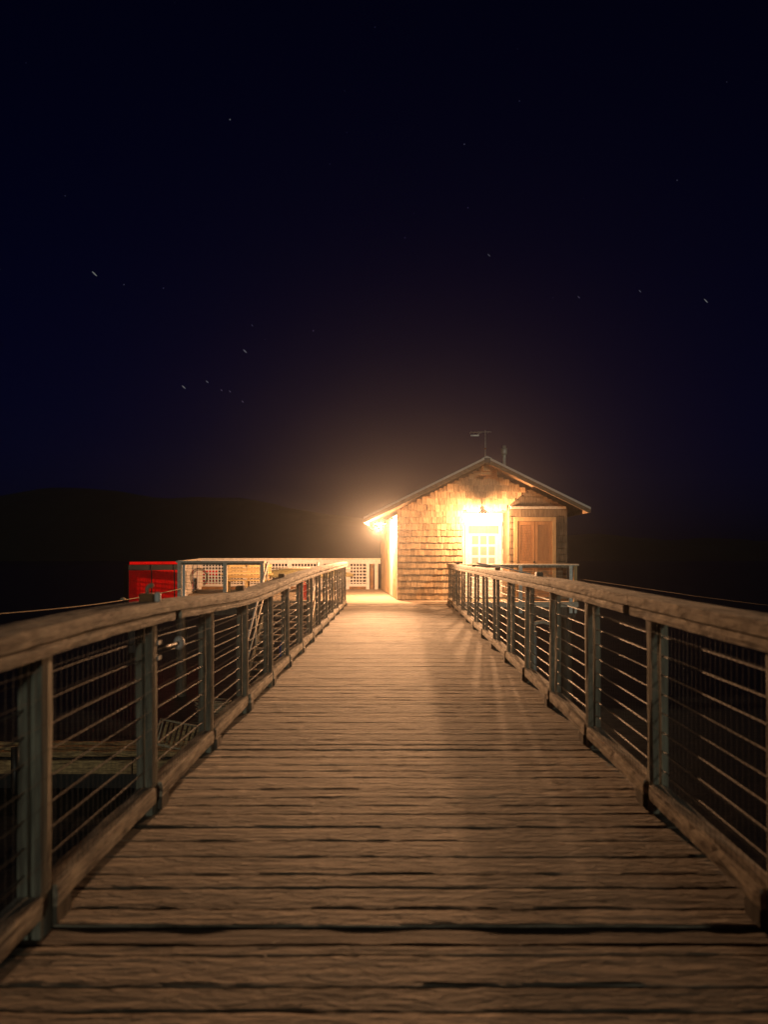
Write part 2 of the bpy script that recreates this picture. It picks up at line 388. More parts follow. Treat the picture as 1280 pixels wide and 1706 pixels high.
# small white knob on a rod beside the second left post
t = thing('latch_arm', 'short dark rod with a white knob bolted beside the second left post', 'latch', (-1.30, 4.08, .86))
b = bmesh.new(); tube(b, [(0, 0, 0), (-.005, .16, -.004), (-.01, .40, -.012)], .012, 8); obj('rod', b, M['black'], t)
b = bmesh.new(); bmesh.ops.create_uvsphere(b, u_segments=14, v_segments=10, radius=.036, matrix=Matrix.Translation((-.01, .42, -.014)) @ Matrix.Diagonal((.9, 1, 1.15, 1)))
for f in b.faces: f.smooth = True
obj('knob', b, M['white'], t)
b = bmesh.new(); box(b, -.02, .012, -.04, .02, .03, .052); box(b, -.02, .012, -.04, .02, -.052, -.03); box(b, -.032, -.02, -.04, .02, -.052, .052); obj('bracket', b, M['gal'], t)

# ------------------------------------------------------------------ hut
hut = thing('shingled_hut', 'small cedar shingled hut with gable roof and lit wall lamps at the pier end', 'hut', (0, 0, 0))
SL = .49; PX, PZ, RY0, RY1 = 2.41, 3.92, 20.1, 27.9
EL, ER = -.885, 5.18
def roofz(x): return PZ-SL*abs(x-PX)
WY, BY, DY = 21.12, 20.8, 22.1      # left/gable wall, right block, recessed door wall
TH = .10                             # roof build-up below its top
def under(x): return roofz(x)-.20
# walls: left block front wall
b = bmesh.new(); prism(b, [(.03, 0), (1.84, 0), (1.84, under(1.84)), (.03, under(.03))], 'y', WY, WY+.12); obj('wall', b, M['wallbase'], hut)
b = bmesh.new(); prism(b, [(1.84, 2.50), (4.55, 2.50), (4.55, under(4.55)), (PX, under(PX)), (1.84, under(1.84))], 'y', WY, WY+.12); obj('wall', b, M['wallbase'], hut)
# left side wall runs skew
b = bmesh.new(); prism(b, [(.03, WY+.121), (-.56, 26.9), (-.44, 26.9), (.15, WY+.121)], 'z', 0, 2.42); obj('wall', b, M['cream'], hut)
b = bmesh.new(); prism(b, [(1.72, WY+.121), (1.84, WY+.121), (1.84, DY-.001), (1.72, DY-.001)], 'z', 0, 2.6); obj('wall', b, M['shingle'], hut)
b = bmesh.new(); prism(b, [(1.72, 0), (3.3, 0), (3.3, 2.6), (1.72, 2.6)], 'y', DY, DY+.12); obj('wall', b, M['white'], hut)
obj('ceiling', bbox(1.845, 3.135, WY+.121, DY-.002, 2.50, 2.56), M['white'], hut)
# right block front and sides
BX0, BX1 = 3.14, 4.70
blk = [(BX0, 0), (BX1, 0), (BX1, under(BX1)-.01), (3.67, under(3.67)-.01), (BX0, 2.66)]
b = bmesh.new(); prism(b, blk, 'y', BY, BY+.1); obj('wall', b, M['wallbase'], hut)
b = bmesh.new(); prism(b, [(BY+.101, 0), (DY-.001, 0), (DY-.001, 2.66), (BY+.101, 2.66)], 'x', BX0, BX0+.1); obj('wall', b, M['shingle'], hut)
b = bmesh.new(); prism(b, [(BX0, 2.661), (3.67, under(3.67)-.012), (3.67, under(3.67)-.07), (BX0+.05, 2.661)], 'y', BY+.101, WY-.03); obj('block_roof', b, M['fascia'], hut)
b = bmesh.new(); prism(b, [(BX1-.1, BY+.101), (BX1, BY+.101), (BX1, 26.9), (BX1-.1, 26.9)], 'z', 0, under(BX1)-.02); obj('wall', b, M['shingle_dark'], hut)
b = bmesh.new(); prism(b, [(-.56, 0), (BX1, 0), (BX1, under(BX1)), (PX, under(PX)), (-.56, 2.3)], 'y', 26.901, 27.0); obj('wall', b, M['shingle_dark'], hut)
# roof: two slopes with standing seams, fascia, ridge beam
roofs = []
for sgn, ex in ((-1, EL), (1, ER)):
    b = bmesh.new(); prism(b, [(PX, PZ-.035), (ex, roofz(ex)-.035), (ex, roofz(ex)), (PX, PZ)] if sgn < 0 else [(PX, PZ-.035), (PX, PZ), (ex, roofz(ex)), (ex, roofz(ex)-.035)], 'y', RY0, RY1)
    rf = obj('roof', b, M['metalroof'], hut); roofs.append(rf)
    b = bmesh.new(); a0 = PX+sgn*.06
    prism(b, [(a0, roofz(a0)-.0385), (ex, roofz(ex)-.0385), (ex-sgn*.02, roofz(ex)-.16), (a0, roofz(a0)-.17)], 'y', RY0+.03, RY0+.07); obj('fascia_board', b, M['fascia'], rf)
    b = bmesh.new(); prism(b, [(PX+sgn*.04, roofz(PX+.04)-.039), (ex-sgn*.04, roofz(ex-sgn*.04)-.039), (ex-sgn*.04, roofz(ex-sgn*.04)-.06), (PX+sgn*.04, roofz(PX+.04)-.06)], 'y', RY0+.072, RY1-.05); obj('soffit', b, M['fascia'], rf)
    b = bmesh.new(); prism(b, [(a0, roofz(a0)+.002), (ex+sgn*.012, roofz(ex)+.002-.006), (ex+sgn*.012, roofz(ex)-.062), (a0, roofz(a0)-.058)], 'y', RY0-.012, RY0-.002); obj('drip_edge', b, M['white'], rf)
    b = bmesh.new()
    for k in range(9):
        yy = RY0+.4+k*.85
        prism(b, [(PX+sgn*.1, roofz(PX+sgn*.1)+.001), (ex, roofz(ex)+.001), (ex, roofz(ex)+.03), (PX+sgn*.1, roofz(PX+sgn*.1)+.03)], 'y', yy, yy+.02)
    obj('standing_seam', b, M['metalroof'], rf)
    b = bbox(ex-.03, ex+.03, RY0+.08, RY1-.06, roofz(ex)-.15, roofz(ex)-.037); obj('eave_board', b, M['fascia'], rf)
obj('ridge_beam', bbox(PX-.07, PX+.09, RY0-.02, RY0+.4, PZ-.17, PZ-.045), M['black'], hut)
b = bmesh.new(); prism(b, [(PX-.14, PZ-.075), (PX, PZ-.006), (PX+.14, PZ-.075), (PX+.14, PZ-.055), (PX, PZ+.016), (PX-.14, PZ-.055)], 'y', RY0-.015, RY1); obj('ridge_cap', b, M['gal'], hut)
# support bracket and gable vent
obj('bracket', bbox(PX-.05, PX+.15, RY0+.42, WY-.03, PZ-.34, PZ-.19), M['tan'], hut)
b = bmesh.new(); prism(b, [(PX-.18, 0), (PX+.2, 0), (PX+.14, .10), (PX-.10, .10)], 'y', RY0+.55, RY0+.62); o = obj('bracket', b, M['tan'], hut, (0, 0, PZ-.44))
v = obj('gable_vent', bbox(PX+.08, PX+.40, WY-.075, WY-.03, 3.42, 3.76), M['tan'], hut)
for k in range(5): obj('louvre', bbox(PX+.12, PX+.36, WY-.10, WY-.077, 3.46+k*.055, 3.485+k*.055), M['tan'], v)

# shingles: individual wedges
def shingle_mesh(wd, ln, seed):
    b = bmesh.new(); random.seed(seed); e = random.uniform(-.008, .008)
    vs = box(b, 0, wd, -.040, 0, 0, ln)
    for i_ in (4, 5): vs[i_].co.y = -.004
    vs[0].co.z += e; vs[3].co.z += e; vs[1].co.z -= e; vs[2].co.z -= e
    return mesh_of('shingle', b, M['shingle'])
SHW = [.085, .10, .115, .13, .15, .17]
SHM = [shingle_mesh(wd-.006, .235, 100+k) for k, wd in enumerate(SHW)]
random.seed(21)
shspots = []
def course(xa, xb, z, keep):
    x = xa
    while x < xb-.03:
        k = random.randrange(6)
        if x+SHW[k] > xb: k = max([q for q in range(6) if x+SHW[q] <= xb+.02] or [0])
        if keep(x+SHW[k]/2): shspots.append((x, z, k))
        x += SHW[k]
EXP = .178
row = 0; z = .02
while z < 3.75:
    xa, xb = (.0, 1.86) if z < 2.48 else (.0, 4.5)
    if z >= 2.48:
        course(xa, xb, z, lambda xc, z=z: z+.10 < under(xc) and not (PX+.06 < xc < PX+.42 and 3.3 < z < 3.75) and not (xc > 3.05 and z+.1 < 2.66+(xc-3.12)*.95))
    else: course(xa, xb, z, lambda xc, z=z: z+.10 < under(xc))
    z += EXP; row += 1
shspots.sort(key=lambda s: s[1])
extra = []
for n_, (x, z, k) in enumerate(shspots):
    zz = z+random.uniform(-.006, .006)
    if z > 2.2: zz += random.uniform(-.02, .02)
    sz = min(1, (under(x+SHW[k]/2)-zz)/.235)
    if sz < .3: continue
    if n_ < 300:
        o = inst('shingle', SHM[k], hut, (x, WY-.003-random.uniform(0, .008), zz), (0, random.uniform(-.015, .015), 0), (1, 1, sz))
    else: extra.append((x, zz, k, sz))
b = bmesh.new()
for x, zz, k, sz in extra: box(b, x, x+SHW[k]-.006, WY-.022, WY-.002, zz, zz+.235*sz)
if extra: o = obj('shingles', b, M['shingle'], hut); o['kind'] = 'stuff'
else: b.free()
# right block shingles, joined (front, left return, right return)
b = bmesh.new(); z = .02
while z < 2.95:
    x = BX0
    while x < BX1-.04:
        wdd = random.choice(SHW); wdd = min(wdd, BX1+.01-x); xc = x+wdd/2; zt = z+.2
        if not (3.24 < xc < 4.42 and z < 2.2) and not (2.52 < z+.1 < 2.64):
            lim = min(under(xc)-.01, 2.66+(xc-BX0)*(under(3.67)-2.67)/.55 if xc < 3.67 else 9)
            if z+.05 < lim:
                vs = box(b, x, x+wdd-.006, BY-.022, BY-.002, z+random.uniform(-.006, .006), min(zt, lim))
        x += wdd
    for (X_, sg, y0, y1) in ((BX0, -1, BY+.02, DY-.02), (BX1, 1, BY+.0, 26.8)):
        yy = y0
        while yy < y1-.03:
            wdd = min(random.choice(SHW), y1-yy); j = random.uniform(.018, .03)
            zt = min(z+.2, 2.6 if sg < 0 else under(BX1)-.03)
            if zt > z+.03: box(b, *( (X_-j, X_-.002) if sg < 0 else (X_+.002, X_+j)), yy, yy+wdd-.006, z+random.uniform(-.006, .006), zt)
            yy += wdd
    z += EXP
o = obj('shingles', b, M['shingle_dark'], hut); o['kind'] = 'stuff'
# left skew wall shingles, joined
b = bmesh.new(); z = .02; dirv = Vector((-.59, 26.9-WY, 0)).normalized(); ang = math.atan2(dirv.y, dirv.x)
while z < 2.3:
    tt = .12
    while tt < 5.7:
        wdd = random.choice(SHW); mt = Matrix.Translation((.03, WY, 0)) @ Matrix.Rotation(ang, 4, 'Z')
        if not (1.2 < tt < 2.2 and z < 2.0): box(b, tt, tt+wdd-.006, .002, random.uniform(.018, .028), z, z+.2, mt)
        tt += wdd
    z += EXP
o = obj('shingles', b, M['shingle'], hut); o['kind'] = 'stuff'
b = bmesh.new(); mt = Matrix.Translation((.03, WY, 0)) @ Matrix.Rotation(ang, 4, 'Z')
box(b, -.02, .09, -.0, .03, 0, 2.3, mt); obj('corner_board', b, M['white'], hut)
sd_ = obj('side_door', (lambda bb: (box(bb, 1.22, 2.18, .002, .035, .02, 1.98, mt), bb)[1])(bmesh.new()), M['white'], hut)
# recessed white door with glass lites
fr = obj('door_frame', (lambda bb: (box(bb, 2.0, 2.1, DY-.06, DY-.002, .02, 2.12), box(bb, 2.98, 3.08, DY-.06, DY-.002, .02, 2.12), box(bb, 1.99, 3.09, DY-.065, DY-.003, 2.121, 2.24), bb)[2+1])(bmesh.new()), M['white'], hut)
dr = obj('door', bbox(2.105, 2.975, DY-.045, DY-.003, .02, 2.0), M['white'], hut)
obj('blind', bbox(2.10, 2.98, DY-.062, DY-.047, 1.90, 2.115), M['tan'], dr)
for cx_ in range(3):
    for rz_ in range(4):
        x0 = 2.2+cx_*.245; z0 = .62+rz_*.32
        obj('pane', bbox(x0, x0+.19, DY-.050, DY-.046, z0, z0+.25), M['glass'], dr)
b = bmesh.new()
for cx_ in range(4):
    xx = 2.170+cx_*.245; box(b, xx-.012, xx+.012, DY-.058, DY-.0465, .58, 1.885)
for rz_ in range(5):
    zz = .592+rz_*.32-.005; box(b, 2.159, 2.93, DY-.056, DY-.0462, zz-.012, zz+.012)
obj('glazing_bars', b, M['white'], dr)
b = bmesh.new(); tube(b, [(2.15, DY-.05, 1.0), (2.15, DY-.10, 1.0), (2.22, DY-.10, 1.0)], .012, 8); obj('handle', b, M['black'], dr)
# brown double doors on the right block
b = bmesh.new(); y0, y1 = BY-.05, BY-.002
box(b, 3.24, 3.335, y0, y1, .02, 2.32); box(b, 4.30, 4.40, y0, y1, .02, 2.32); box(b, 3.337, 4.298, y0, y1, 2.21, 2.32)
obj('door_frame', b, M['tan'], hut)
for k, (a, e) in enumerate(((3.34, 3.815), (3.825, 4.295))):
    lf = obj('door', bbox(a, e, BY-.03, BY-.003, .03, 2.205), M['brown'], hut)
    b = bmesh.new(); c = BY-.042
    box(b, a+.002, a+.075, c, BY-.031, .03, 2.2); box(b, e-.075, e-.002, c, BY-.031, .03, 2.2); box(b, a+.077, e-.077, c, BY-.031, 2.10, 2.2); box(b, a+.077, e-.077, c, BY-.031, 1.02, 1.12); box(b, a+.077, e-.077, c, BY-.031, .03, .16)
    obj('stile', b, M['brown'], lf)
    b = bmesh.new()
    for q in range(44):
        zz = .18+q*.0435
        if abs(zz-1.06) > .06 and zz < 2.07: box(b, a+.08, e-.08, BY-.039, BY-.031, zz, zz+.022)
    o = obj('louvre_slats', b, M['brown'], lf); o['kind'] = 'stuff'
b = bmesh.new(); tube(b, [(3.79, BY-.04, 1.08), (3.79, BY-.09, 1.08), (3.79, BY-.10, 1.08)], [.014, .028, .02], 10); obj('door_knob', b, M['black'], hut)
b = bbox(BX0+.005, BX1-.03, BY-.075, BY-.002, 2.55, 2.615); obj('header_trim', b, M['cream'], hut)

# flue pipe and antenna on the roof
t = thing('flue_pipe', 'galvanised flue pipe with a wider cap on the right roof slope', 'chimney pipe', (3.0, 21.0, roofz(3.0)))
b = bmesh.new(); tube(b, [(0, 0, -.05), (0, 0, .42), (0, 0, .8)], [.055, .055, .055], 16); obj('pipe', b, M['gal'], t)
b = bmesh.new(); tube(b, [(0, 0, .50), (0, 0, .54), (0, 0, .70), (0, 0, .72)], [.07, .10, .10, .07], 16); obj('cap', b, M['gal'], t)
b = bmesh.new(); tube(b, [(0, 0, -.01), (0, 0, .04), (0, 0, .07)], [.11, .08, .06], 16); tube(b, [(.05, 0, .1), (.11, -.03, .1)], .022, 8); obj('flashing', b, M['gal'], t)
for o in t.children: o.scale = (.88, .88, .88)
t = thing('antenna', 'thin roof antenna with a short horizontal boom on a mast at the ridge', 'antenna', (PX, 20.5, PZ))
b = bmesh.new(); tube(b, [(0, 0, -.02), (0, 0, .76)], .013, 8); obj('mast', b, M['gal'], t)
b = bmesh.new(); tube(b, [(-.43, 0, .70), (.10, 0, .72), (.17, 0, .715)], .011, 8); obj('boom', b, M['gal'], t)
b = bmesh.new()
for x, l in ((-.40, .22), (-.30, .2), (-.2, .18), (-.1, .16), (.08, .14)): tube(b, [(x, -l, .70), (x, l, .70)], .005, 6)
obj('elements', b, M['gal'], t)
b = bmesh.new(); box(b, -.40, -.17, -.012, .012, .60, .635, Matrix.Rotation(R(-9), 4, 'Y') if False else None); tube(b, [(-.22, 0, .62), (-.14, 0, .70)], .012, 6); obj('reflector', b, M['gal'], t)
b = bmesh.new(); tube(b, [(0, 0, .24), (0, 0, .26), (0, 0, .28)], [.02, .035, .02], 10); obj('insulator', b, M['rust'], t)

# ------------------------------------------------------------------ wall lamps
def lamp(name, label, loc, rz, spot_e, point_e, aim, size, blend, armlen, second=None):
    t = thing(name, label, 'lamp', loc, rz, 'lit lamps on the hut')
    b = bmesh.new(); n = 24
    prof = [(.012, .10), (.05, .085), (.085, .055), (.12, .0), (.155, -.03)]
    rings = [[b.verts.new((r*math.cos(a*2*math.pi/n), r*math.sin(a*2*math.pi/n), z)) for a in range(n)] for r, z in prof]
    for A, B in zip(rings, rings[1:]):
        for k in range(n): f = b.faces.new((A[k], A[(k+1)%n], B[(k+1)%n], B[k])); f.smooth = True
    b.faces.new(rings[0])
    s = obj('lamp_shade', b, M['cream'], t); md = s.modifiers.new('thick', 'SOLIDIFY'); md.thickness = .004
    b = bmesh.new(); tube(b, [(0, 0, .09), (0, .02, .16), (0, armlen*.6, .19), (0, armlen, .12)], .012, 8); obj('arm', b, M['black'], t)
    b = bmesh.new(); tube(b, [(0, armlen-.02, .12), (0, armlen+.02, .12)], .05, 14); obj('wall_plate', b, M['black'], t)
    b = bmesh.new(); bmesh.ops.create_uvsphere(b, u_segments=16, v_segments=10, radius=.045)
    for f in b.faces: f.smooth = True
    bl = obj('bulb', b, M['bulb'], t, (0, 0, -.08))
    if point_e:
        pd = bpy.data.lights.new('bulb_light', 'POINT'); pd.energy = point_e; pd.color = LAMPCOL; pd.shadow_soft_size = .09
        p = bpy.data.objects.new('bulb_light', pd); C.objects.link(p); p.parent = t; p.location = (0, 0, -.13)
    spots = [(spot_e, aim, size)]+([second] if second else [])
    for spot_e, aim, size in spots:   # added spots: one brightens the boardwalk, a second the left platform
        sp = bpy.data.lights.new('added_spot', 'SPOT'); sp.energy = spot_e; sp.color = LAMPCOL; sp.shadow_soft_size = .05; sp.spot_size = R(size); sp.spot_blend = blend
        p = bpy.data.objects.new('added_spot', sp); C.objects.link(p); p.parent = t; p.location = (0, -.06, -.13)
        dv = Vector(aim)-Vector(loc); dv.rotate(Matrix.Rotation(-rz, 3, 'Z')); p.rotation_euler = dv.to_track_quat('-Z', 'Y').to_euler()
    return t
lamp('wall_lamp', 'blazing lamp under the left eave of the shingled hut', (-.50, 22.3, 2.22), R(-85), 16000, 1900, (-.2, 1.0, 1.3), 46, 1, .35, (2100, (-8.6, 29.5, .6), 60))  # last tuple: extra spot added to brighten the left platform
lamp('wall_lamp', 'blazing lamp above the white door of the shingled hut', (2.38, 20.62, 2.44), 0, 4600, 1100, (.2, 1.0, 1.0), 44, 1, .46)

# ------------------------------------------------------------------ landing railing on the right
t = thing('landing_railing', 'white painted railing in front of the brown double doors', 'railing', (0, 20.38, 0))
obj('handrail', bbox(1.45, 4.93, -.07, .07, .985, 1.03), M['cream'], t, bev=.006)
obj('ledger', bbox(1.5, 4.86, -.03, .02, .93, .983), M['post'], t)
for x in (3.30, 4.66): obj('post', bbox(x, x+.09, -.10, -.035, -.30, .984), M['gal'], t)
obj('post', bbox(4.80, 4.89, -.034, .05, .0, .984), M['tan'], t)
obj('post', bbox(4.80, 4.86, -.10, -.04, -.30, -.14), M['gal'], t)
obj('bottom_rail', bbox(1.5, 4.65, -.02, .02, .09, .13), M['post'], t)
b = bmesh.new()
for k in range(7):
    tube(b, [(1.5, 0, .22+k*.1), (4.8, 0, .22+k*.1)], .004, 6)
obj('cables', b, M['cable'], t)
b = bmesh.new(); tube(b, [(2.0, 18.9, 1.08), (2.6, 19.0, .99), (3.4, 19.1, .80)], .018, 8); 
tag(obj('pipe_handrail', b, M['white']), 'white pipe handrail slanting in front of the brown double doors', 'handrail')
b = bmesh.new(); tube(b, [(5.0, 20.3, .62), (6.2, 15.5, .45), (7.2, 12.0, .36), (8.2, 9.0, .30)], .008, 8)
tag(obj('mooring_line', b, M['wet']), 'faint taut line running out over the dark water right of the hut', 'rope')
t = thing('standpipe', 'grey metal bracket and pale hose end standing beside the right railing', 'standpipe', (1.85, 10.2, -.45))
b = bmesh.new(); tube(b, [(0, 0, -.35), (0, 0, .2), (0, 0, .75)], .05, 12); obj('pipe', b, M['gal'], t)
b = bmesh.new(); tube(b, [(0, 0, .76), (.03, 0, .86), (.14, 0, .88), (.26, 0, .84)], .025, 10); obj('spout', b, M['cream'], t)

# ------------------------------------------------------------------ left platform: rails, lattice fence
t = thing('lattice_fence', 'long white lattice fence along the back of the platform', 'fence', (0, 27.0, 0))
FX0, FX1, FT, FB = -7.17, -.58, 1.12, .07
obj('top_rail', bbox(FX0, FX1-.01, -.06, .06, FT-.05, FT), M['cream'], t)
obj('top_board', bbox(FX0+.05, FX1-.02, -.03, .0, FT-.20, FT-.052), M['white'], t)
obj('bottom_board', bbox(FX0+.05, FX1-.45, -.03, .0, FB+.03, FB+.13), M['white'], t)
obj('kick_board', bbox(FX0+.05, FX1-.45, -.02, .01, -.0, FB+.028), M['rust'], t)
px = [FX0+.06, -5.5, -3.9, -2.75, -1.79, -1.06, -.75]
for k, x in enumerate(px): obj('post', bbox(x-.06, x+.06, -.05, .05, 0, FT-.052), M['white'], t)
obj('brown_batten', bbox(-.97, -.85, -.02, .02, 0, FT-.21), M['rust'], t)
for a, e in zip(px[:-2], px[1:-1]):
    b = bmesh.new(); x = a+.09
    while x < e-.08: box(b, x-.018, x+.018, -.01, .006, FB+.132, FT-.202); x += .112
    z = FB+.18
    while z < FT-.22: box(b, a+.062, e-.062, -.02, -.011, z-.018, z+.018); z += .112
    o = obj('lattice_panel', b, M['white'], t)
# side run from front-left corner back
P0, P1 = Vector((-6.26, 21.6, 0)), Vector((-7.12, 26.9, 0)); dv = P1-P0; an = math.atan2(dv.y, dv.x); Ln = dv.length
t = thing('side_railing', 'white side railing with a solid board panel at the left end of the platform', 'railing', P0, an)
obj('handrail', bbox(.08, Ln, -.07, .07, 1.06, 1.11), M['cream'], t)
for k in range(1, 5): obj('post', bbox(k*Ln/4-.05, k*Ln/4+.05, -.05, .05, 0, 1.058), M['white'], t)
b = bmesh.new()
for q in range(16): 
    x = .12+q*.17
    obj('board', bbox(x, x+.162, -.02, .004, .06, 1.03), M['white'], t)
b.free()
obj('bottom_rail', bbox(.1, Ln-.06, -.03, .03, .03, .058), M['white'], t)
# front run
t = thing('front_railing', 'pale painted timber railing along the left front edge of the platform', 'railing', (-6.26, 21.6, 0), math.atan2(-.55, 2.46))
LN = 2.54
obj('handrail', bbox(-.1, LN+.08, -.08, .08, 1.05, 1.10), M['cream'], t, bev=.005)
obj('ledger', bbox(0.06, LN-.05, -.025, .025, .99, 1.048), M['post'], t)
for x in (0, 1.42, LN): obj('post', bbox(x-.055, x+.055, -.055, .0, -.15 if x != 1.42 else -.02, 1.049), M['cream'], t)
obj('post', bbox(.08, .17, -.02, .05, -.1, 1.049), M['white'], t)
obj('bottom_rail', bbox(.06, LN-.06, -.03, .03, .02, .09), M['cream'], t)
b = bmesh.new()
for q in range(8): tube(b, [(.06, 0, .18+q*.1), (LN-.06, 0, .18+q*.1)], .0035, 6)
obj('cables', b, M['cable'], t)
b = bmesh.new()
for q in range(4):
    r = .26-.02*q; pts = [(-5.72+r*math.cos(a), 21.62+.012*q, .62+r*1.05*math.sin(a)+(.12 if abs(a) < .1 else 0)) for a in [R(d_) for d_ in range(-60, 250, 15)]]
    tube(b, pts, .007, 6)
tag(obj('coiled_hose', b, M['wet']), 'loose dark hose coiled on the left front railing of the platform', 'hose')
# yellow bench
t = thing('picnic_bench', 'pale yellow wooden slatted bench on the left of the platform', 'bench', (-4.85, 24.2, 0), R(4))
for k in range(4): obj('seat_slat', bbox(-.72, .72, -.28+k*.135, -.155+k*.135, .42, .455), M['yellowwood'], t)
for k in range(4): obj('back_slat', bbox(-.75, .75, .28+k*.02, .31+k*.02, .50+k*.115, .60+k*.115), M['yellowwood'], t)
for x in (-.62, .0, .62):
    obj('leg', bbox(x-.04, x+.04, -.26, -.18, 0, .418), M['yellowwood'], t); obj('leg', bbox(x-.04, x+.04, .31, .38, 0, .96), M['yellowwood'], t)
for x in (-.75, .75): obj('armrest', bbox(x-.06, x+.06, -.3, .27, .62, .65), M['yellowwood'], t); 
# covered skiff / tarp pile
t = thing('dinghy', 'upturned olive dinghy resting on trestles before the lattice fence', 'dinghy', (-2.95, 25.0, .0), R(3))
b = bmesh.new(); rings = []
for k in range(13):
    u = k/12; x = -1.5+3.0*u; ww = .55*math.sin(math.pi*min(1, .12+u*.92))**.6+.02; hh = .30*math.sin(math.pi*min(.97, .12+u*.86))**.5
    rings.append([b.verts.new((x, ww*math.cos(a), .50+hh*math.sin(a)+.10*(u-.5)**2)) for a in [math.pi*q/10 for q in range(11)]])
for A, B in zip(rings, rings[1:]):
    for q in range(10): f = b.faces.new((A[q], A[q+1], B[q+1], B[q])); f.smooth = True
    b.faces.new((A[10], A[0], B[0], B[10]))
b.faces.new(rings[0]); b.faces.new(rings[-1]); obj('hull', b, M['olive'], t)
b = bmesh.new(); tube(b, [(-1.5, 0, .80), (0, 0, .815), (1.4, 0, .80)], .02, 6); obj('keel', b, M['cream'], t)
for x in (-.8, .8):
    b = bmesh.new(); box(b, x-.04, x+.04, -.5, .5, .42, .495)
    for yy in (-.42, .42): box(b, x-.03, x+.03, yy-.03, yy+.03, 0, .419)
    obj('trestle', b, M['yellowwood'], t)
# red can, post
t = thing('fuel_can', 'red plastic fuel can beside the top of the steep stairs', 'fuel can', (-2.68, 21.35, 0), R(20))
b = bmesh.new(); prism(b, [(-.13, 0), (.13, 0), (.14, .05), (.14, .36), (.07, .46), (-.10, .46), (-.14, .40), (-.14, .05)], 'y', -.09, .09); obj('body', b, M['redplastic'], t, bev=.012)
b = bmesh.new(); tube(b, [(-.1, 0, .455), (-.09, 0, .51), (.04, 0, .51), (.05, 0, .455)], .014, 8); obj('handle', b, M['redplastic'], t)
b = bmesh.new(); tube(b, [(.10, 0, .41), (.13, 0, .50), (.2, 0, .56)], [.025, .02, .012], 8); obj('spout', b, M['cream'], t)

# ------------------------------------------------------------------ steep stairs to the float
t = thing('gangway', 'steep gangway stairs with white pipe handrails going down to the float', 'gangway', (0, 0, 0))
G0, G1 = Vector((0, 20.85, -.02)), Vector((0, 17.3, -2.15)); NS = 15
for x in (-3.60, -2.20):
    b = bmesh.new(); prism(b, [(G0.y, G0.z-.1), (G1.y, G1.z-.10), (G1.y, G1.z+.10), (G0.y, G0.z+.08)], 'x', x-.03, x+.03); obj('stringer', b, M['post'], t)
for k in range(NS):
    p = G0.lerp(G1, (k+.5)/NS); obj('tread', bbox(-3.568, -2.232, p.y-.12, p.y+.1, p.z-.02, p.z+.015), M['railx'], t)
for x in (-3.60, -2.20):
    b = bmesh.new(); tube(b, [(x, G0.y+.1, 1.02), (x, G0.y-.02, 1.06), (x, G1.y+.35, G1.z+1.18), (x, G1.y+.3, G1.z+1.0)], .032, 10); obj('handrail', b, M['white'], t)
    b = bmesh.new(); tube(b, [(x, G0.y, .55), (x, G1.y+.33, G1.z+.68)], .022, 8); obj('mid_rail', b, M['cream'], t)
    for f_ in (.03, .5, .93):
        p = G0.lerp(G1, f_); b = bmesh.new(); tube(b, [(x, p.y, p.z-.05), (x, p.y, p.z+1.0)], .022, 8); obj('stanchion', b, M['cream'], t)
# fenders
def fender(loc, m, L_, r, label):
    t = thing('boat_fender', label, 'fender', loc)
    b = bmesh.new(); tube(b, [(0, 0, 0), (0, 0, -.03), (0, 0, -.10), (0, 0, -L_+.1), (0, 0, -L_+.02), (0, 0, -L_)], [.012, .03, r, r*.9, r*.4, .01], 12); obj('body', b, M[m], t)
    b = bmesh.new(); tube(b, [(0, 0, 0), (.02, 0, .12), (.05, 0, .2)], .007, 6); obj('line', b, M['rope'], t)
fender((-2.70, 17.5, -.72), 'blue', .62, .06, 'slim blue boat fender hanging at the foot of the steep stairs')
fender((-2.92, 17.4, -.68), 'white', .18, .07, 'small round white fender beside the slim blue one')
# floats
t = thing('float_dock', 'dark timber float at the foot of the steep stairs', 'dock', (0, 0, 0))
for k in range(9): obj('plank', bbox(-4.3, -1.75, 15.6+k*.21, 15.8+k*.21, -2.2, -2.15), M['wet'], t)
obj('fascia', bbox(-4.3, -1.75, 15.50, 15.597, -2.55, -2.16), M['wet'], t)
obj('hull', bbox(-4.2, -1.85, 15.7, 17.3, -2.9, -2.21), M['black'], t)
t = thing('finger_float', 'long narrow stained timber float in the dark water on the left', 'dock', (0, 0, 0))
for k in range(3):
    b = timber(7.4, .2, .10, k*9.1, 'x', wear=.035, step=.16, ends=.1, nx=4, nz=1); obj('top_timber', b, M['float'], t, (-10.6, 13.0+k*.22, -2.17+.02*k))
for k in range(5): obj('fascia_board', bbox(-10.6+k*1.52, -9.11+k*1.52, 12.82, 12.885, -2.42, -2.19), M['float'], t)
obj('hull', bbox(-10.5, -3.3, 12.95, 13.5, -2.95, -2.18), M['black'], t)
b = bmesh.new(); tube(b, [(-6.5, 12.75, -2.9), (-6.5, 12.75, -1.95)], .07, 10); obj('guide_pile', b, M['black'], t)
